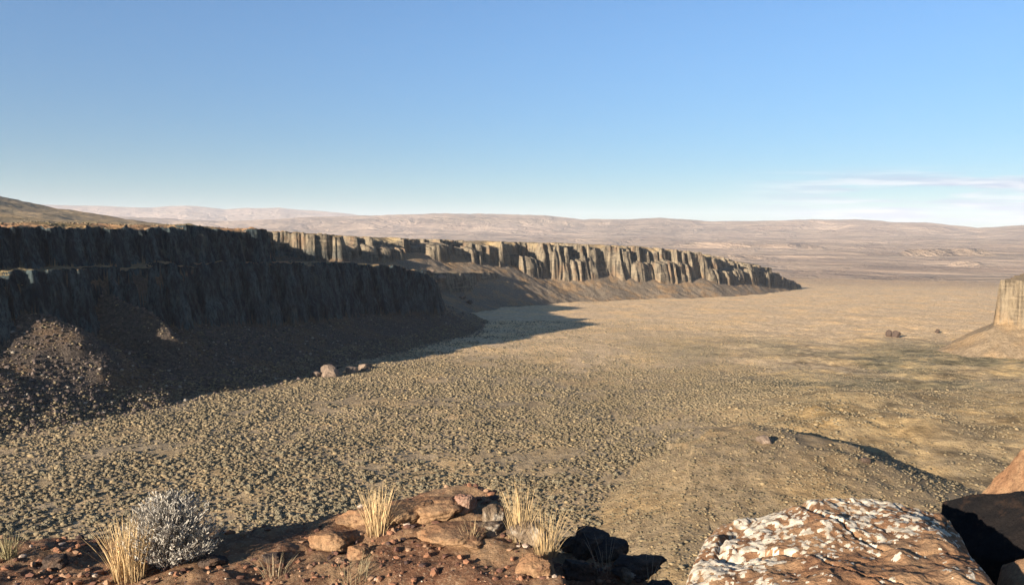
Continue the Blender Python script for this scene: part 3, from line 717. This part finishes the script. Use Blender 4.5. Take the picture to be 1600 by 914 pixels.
RK = [
 ('rock', 512, 856, 62, 30, M_ORANGE, 101, 'flat orange rock at the left end of the mound'),
 ('rock', 556, 820, 60, 26, M_ORANGE, 102, 'orange rock on the mound rim left of the middle grass tuft'),
 ('rock', 628, 812, 84, 30, M_ORANGE, 103, 'brown rock behind the dark hollow, right of the middle grass tuft'),
 ('rock', 684, 806, 84, 32, M_ORANGE, 104, 'orange-brown rock flecked with lichen on top of the mound'),
 ('rock', 724, 798, 40, 32, M_PINK, 105, 'small upright pinkish rock at the peak of the mound'),
 ('rock', 770, 824, 40, 42, M_GREYROCK, 106, 'narrow grey lichen-spotted rock leaning at the mound right shoulder'),
 ('rock', 760, 838, 52, 26, M_GREYROCK, 107, 'speckled grey rock below the narrow leaning rock'),
 ('rock', 828, 852, 64, 46, M_GREYROCK, 108, 'rounded grey lichen rock beneath the right grass tufts'),
 ('rock', 893, 862, 34, 30, M_DARKROCK, 109, 'small dark rock just left of the black jagged rock'),
 ('rock', 925, 866, 60, 48, M_DARKROCK, 110, 'black jagged rock rising from the shaded pit'),
 ('rock', 1000, 884, 84, 26, M_DARKROCK, 111, 'dark low rock between the black jagged rock and the lichen boulder'),
 ('rock', 1046, 880, 40, 24, M_DARKROCK, 112, 'pointed dark rock touching the left side of the lichen boulder'),
 ('rock', 836, 900, 50, 40, M_ORANGE, 113, 'brown rounded rock at the lip of the shaded pit'),
 ('rock', 700, 850, 110, 26, M_ORANGE, 114, 'broad tan rock slab bedded in the middle of the mound'),
 ('rock', 560, 872, 40, 18, M_ORANGE, 115, 'small tan rock below the middle grass tuft'),
 ('rock', 330, 884, 36, 18, M_DARKROCK, 116, 'small dark stone right of the grey sagebrush'),
 ('rock', 425, 880, 30, 14, M_DARKROCK, 117, 'small dark stone halfway between sagebrush and mound'),
 ('rock', 82, 884, 46, 18, M_DARKROCK, 118, 'flat dark stone at the left, between the corner grass and large tuft'),
 ('rock', 958, 872, 50, 34, M_DARKROCK, 120, 'black spiky rock wedged against the right of the black jagged rock'),
 ('rock', 905, 902, 60, 30, M_DARKROCK, 121, 'dark slab on the shaded pit floor in front of the black jagged rock'),
 ('rock', 1030, 902, 44, 26, M_DARKROCK, 122, 'brown-black stone on the pit floor below the pointed dark rock'),
 ('rock', 985, 906, 34, 26, M_GREYROCK, 119, 'small grey stone at the bottom of the shaded pit'),
]
for a in RK: rock(*a, n=40, rough=0.30, sharp=4.0, cuts=14, sink=0.55)

def blades(n, h, spread, seed, lean=(0.0, 0.0), w=0.0026, base=0.03, col=((0.70, 0.50, 0.25), (0.52, 0.36, 0.18))):
    R_ = np.random.default_rng(seed); V = []; Fc = []; T = []
    for i in range(n):
        a = R_.uniform(0, 2*np.pi); b = R_.uniform(0, 1)**0.6
        x0, y0 = base*b*np.cos(a), base*b*np.sin(a)
        hh = h*R_.uniform(0.45, 1.0); out = spread*hh*b*R_.uniform(0.2, 1.3)*(2.3 if R_.uniform() < 0.16 else 1)
        dx, dy = np.cos(a)*out+lean[0]*hh+R_.normal(0, 0.09)*hh, np.sin(a)*out+lean[1]*hh
        sa = R_.uniform(0, np.pi); wx, wy = np.cos(sa)*w*0.5, np.sin(sa)*w*0.5
        k0 = len(V); c = np.array(col[0])*(1-b)+np.array(col[1])*b; c = c*R_.uniform(0.7, 1.2)
        for j in range(5):
            t = j/4; tw = (1-t)**0.6+0.12
            px_, py_ = x0+dx*t**1.5, y0+dy*t**1.5; pz = hh*(t-0.18*t*t*abs(out/hh))
            V.append((px_-wx*tw, py_-wy*tw, pz)); V.append((px_+wx*tw, py_+wy*tw, pz)); T += [c*(0.8+0.35*t)]*2
            if j: q = k0+2*j; Fc.append((q-2, q-1, q+1, q))
    return np.array(V), np.array(Fc), np.array(T)
def tuft(px, py, n, h, spread, seed, label, name='grass_tuft', **k):
    p = on_ledge(px, py); v, f, t = blades(n, h, spread, seed, **k)
    o = new_obj(name, v, f, M_TINT, attrs={'tint': t}); o.location = (p[0], p[1], p[2]-0.01); tag(o, label, 'grass tuft'); return o
tuft(203, 900, 360, 0.33, 0.28, 1, 'large golden bunchgrass tuft in front of the grey sagebrush', base=0.075)
tuft(588, 832, 170, 0.29, 0.30, 2, 'pale yellow grass tuft on the left side of the mound', base=0.055)
tuft(812, 844, 130, 0.36, 0.28, 3, 'tall upright golden grass tuft right of the mound peak', base=0.06, col=((0.55,0.37,0.17),(0.38,0.27,0.14)))
tuft(852, 848, 110, 0.27, 0.40, 4, 'shorter golden grass tuft beside the tall upright one', base=0.06, col=((0.55,0.37,0.17),(0.38,0.27,0.14)))
tuft(14, 872, 110, 0.17, 0.6, 5, 'small green-yellow grass tuft in the bottom left corner', base=0.03, col=((0.45,0.36,0.18),(0.30,0.26,0.14)))
tuft(1075, 868, 150, 0.17, 0.9, 6, 'low straw-coloured grass behind the left shoulder of the lichen boulder', base=0.10)
tuft(735, 842, 46, 0.13, 0.7, 7, 'thin short grass sprig in the middle of the mound', base=0.05, w=0.0025, col=((0.4,0.28,0.14),(0.3,0.22,0.12)))
tuft(552, 905, 60, 0.14, 0.8, 8, 'sparse dry grass in the dip at the bottom of the frame', base=0.08, w=0.0025, col=((0.3,0.24,0.13),(0.25,0.2,0.12)))
tuft(430, 896, 60, 0.13, 0.8, 9, 'wispy dry grass sprig on gravel left of the mound', base=0.06, w=0.0025, col=((0.4,0.3,0.18),(0.25,0.2,0.12)))
tuft(945, 892, 16, 0.26, 0.6, 10, 'few bent pale stalks rising from the shaded pit', 'dry_stalks', base=0.06, w=0.003, col=((0.5,0.4,0.26),(0.4,0.3,0.2)))
tuft(1012, 900, 14, 0.2, 0.6, 11, 'thin pale stalks beside the dark low rock in the pit', 'dry_stalks', base=0.06, w=0.003, col=((0.5,0.4,0.26),(0.4,0.3,0.2)))

def sagebrush(px, py, h, wid, seed, label):
    R_ = np.random.default_rng(seed); p = on_ledge(px, py)
    V = []; Fc = []; T = []; LV = []; LF = []; LT = []
    for i in range(620):
        a = R_.uniform(0, 2*np.pi); el = R_.uniform(0.12, 1.0)**0.8*np.pi/2
        L = R_.uniform(0.72, 1.02)
        tip = np.array([np.cos(a)*np.cos(el)*wid*0.5, np.sin(a)*np.cos(el)*wid*0.45, 0.03+np.sin(el)*h])*L
        mid = tip*0.5*np.array([0.85, 0.85, 1.15])+R_.normal(0, 0.014, 3); b0 = np.array([R_.normal(0, 0.03), R_.normal(0, 0.03), 0])
        pts = [b0*(1-t)**2+2*mid*t*(1-t)+tip*t*t for t in np.linspace(0, 1, 6)]
        k0 = len(V)
        for j, q in enumerate(pts):
            rr = 0.0036*(1-j/6.5)
            for m in range(3):
                V.append(q+rr*np.array([np.cos(m*2.1+j), np.sin(m*2.1+j), 0])); T.append(np.array([0.42, 0.36, 0.30]))
            if j:
                for m in range(3):
                    A_, B_ = k0+3*(j-1)+m, k0+3*(j-1)+(m+1) % 3; Fc.append((A_, B_, B_+3, A_+3))
        for j in range(20):
            t = R_.uniform(0.45, 1.0); q = b0*(1-t)**2+2*mid*t*(1-t)+tip*t*t+R_.normal(0, 0.007, 3)
            d = (tip-mid)/np.linalg.norm(tip-mid)*0.4+R_.normal(0, 0.7, 3)*0.55; d[2] = abs(d[2])+0.2; d /= np.linalg.norm(d)
            s_ = np.cross(d, R_.normal(size=3)); s_ /= np.linalg.norm(s_); l_ = R_.uniform(0.010, 0.024); w_ = 0.0028
            k1 = len(LV); LV += [q-s_*w_*0.5, q+s_*w_*0.5, q+d*l_+s_*w_, q+d*l_-s_*w_]; LF.append((k1, k1+1, k1+2, k1+3))
            c = np.array([0.35, 0.315, 0.255])*R_.uniform(0.7, 1.2); LT += [c]*4
    e = bpy.data.objects.new('sagebrush', None); C.objects.link(e); e.location = (p[0], p[1], p[2]-0.02); e.empty_display_size = 0.1
    new_obj('branches', np.array(V), np.array(Fc), M_TINT, parent=e, attrs={'tint': np.array(T)})
    new_obj('foliage', np.array(LV), np.array(LF), M_TINT, parent=e, attrs={'tint': np.array(LT)})
    tag(e, label, 'sagebrush')
sagebrush(268, 880, 0.35, 0.60, 5, 'silvery grey sagebrush bush on the ledge behind the large golden tuft')
# ------------------------------------------------------------------ air
def haze():
    m = bpy.data.materials.new('haze'); m.use_nodes = True; t = m.node_tree; t.nodes.clear()
    o = t.nodes.new('ShaderNodeOutputMaterial'); v = t.nodes.new('ShaderNodeVolumePrincipled')
    v.inputs['Color'].default_value = (0.90, 0.93, 1.0, 1); v.inputs['Density'].default_value = 3.0e-5; v.inputs['Anisotropy'].default_value = 0.0
    t.links.new(v.outputs[0], o.inputs['Volume'])
    x0, x1, y0, y1, z0, z1 = -27000, 27000, -2000, 27500, -75, 700
    vv = [(x, y, z) for x in (x0, x1) for y in (y0, y1) for z in (z0, z1)]
    f = [(0,1,3,2),(4,6,7,5),(0,4,5,1),(2,3,7,6),(0,2,6,4),(1,5,7,3)]
    ob = new_obj('haze', np.array(vv, float), f, m, smooth=False); tag(ob, 'thin blue haze over the valley', 'haze', kind='stuff')
haze()
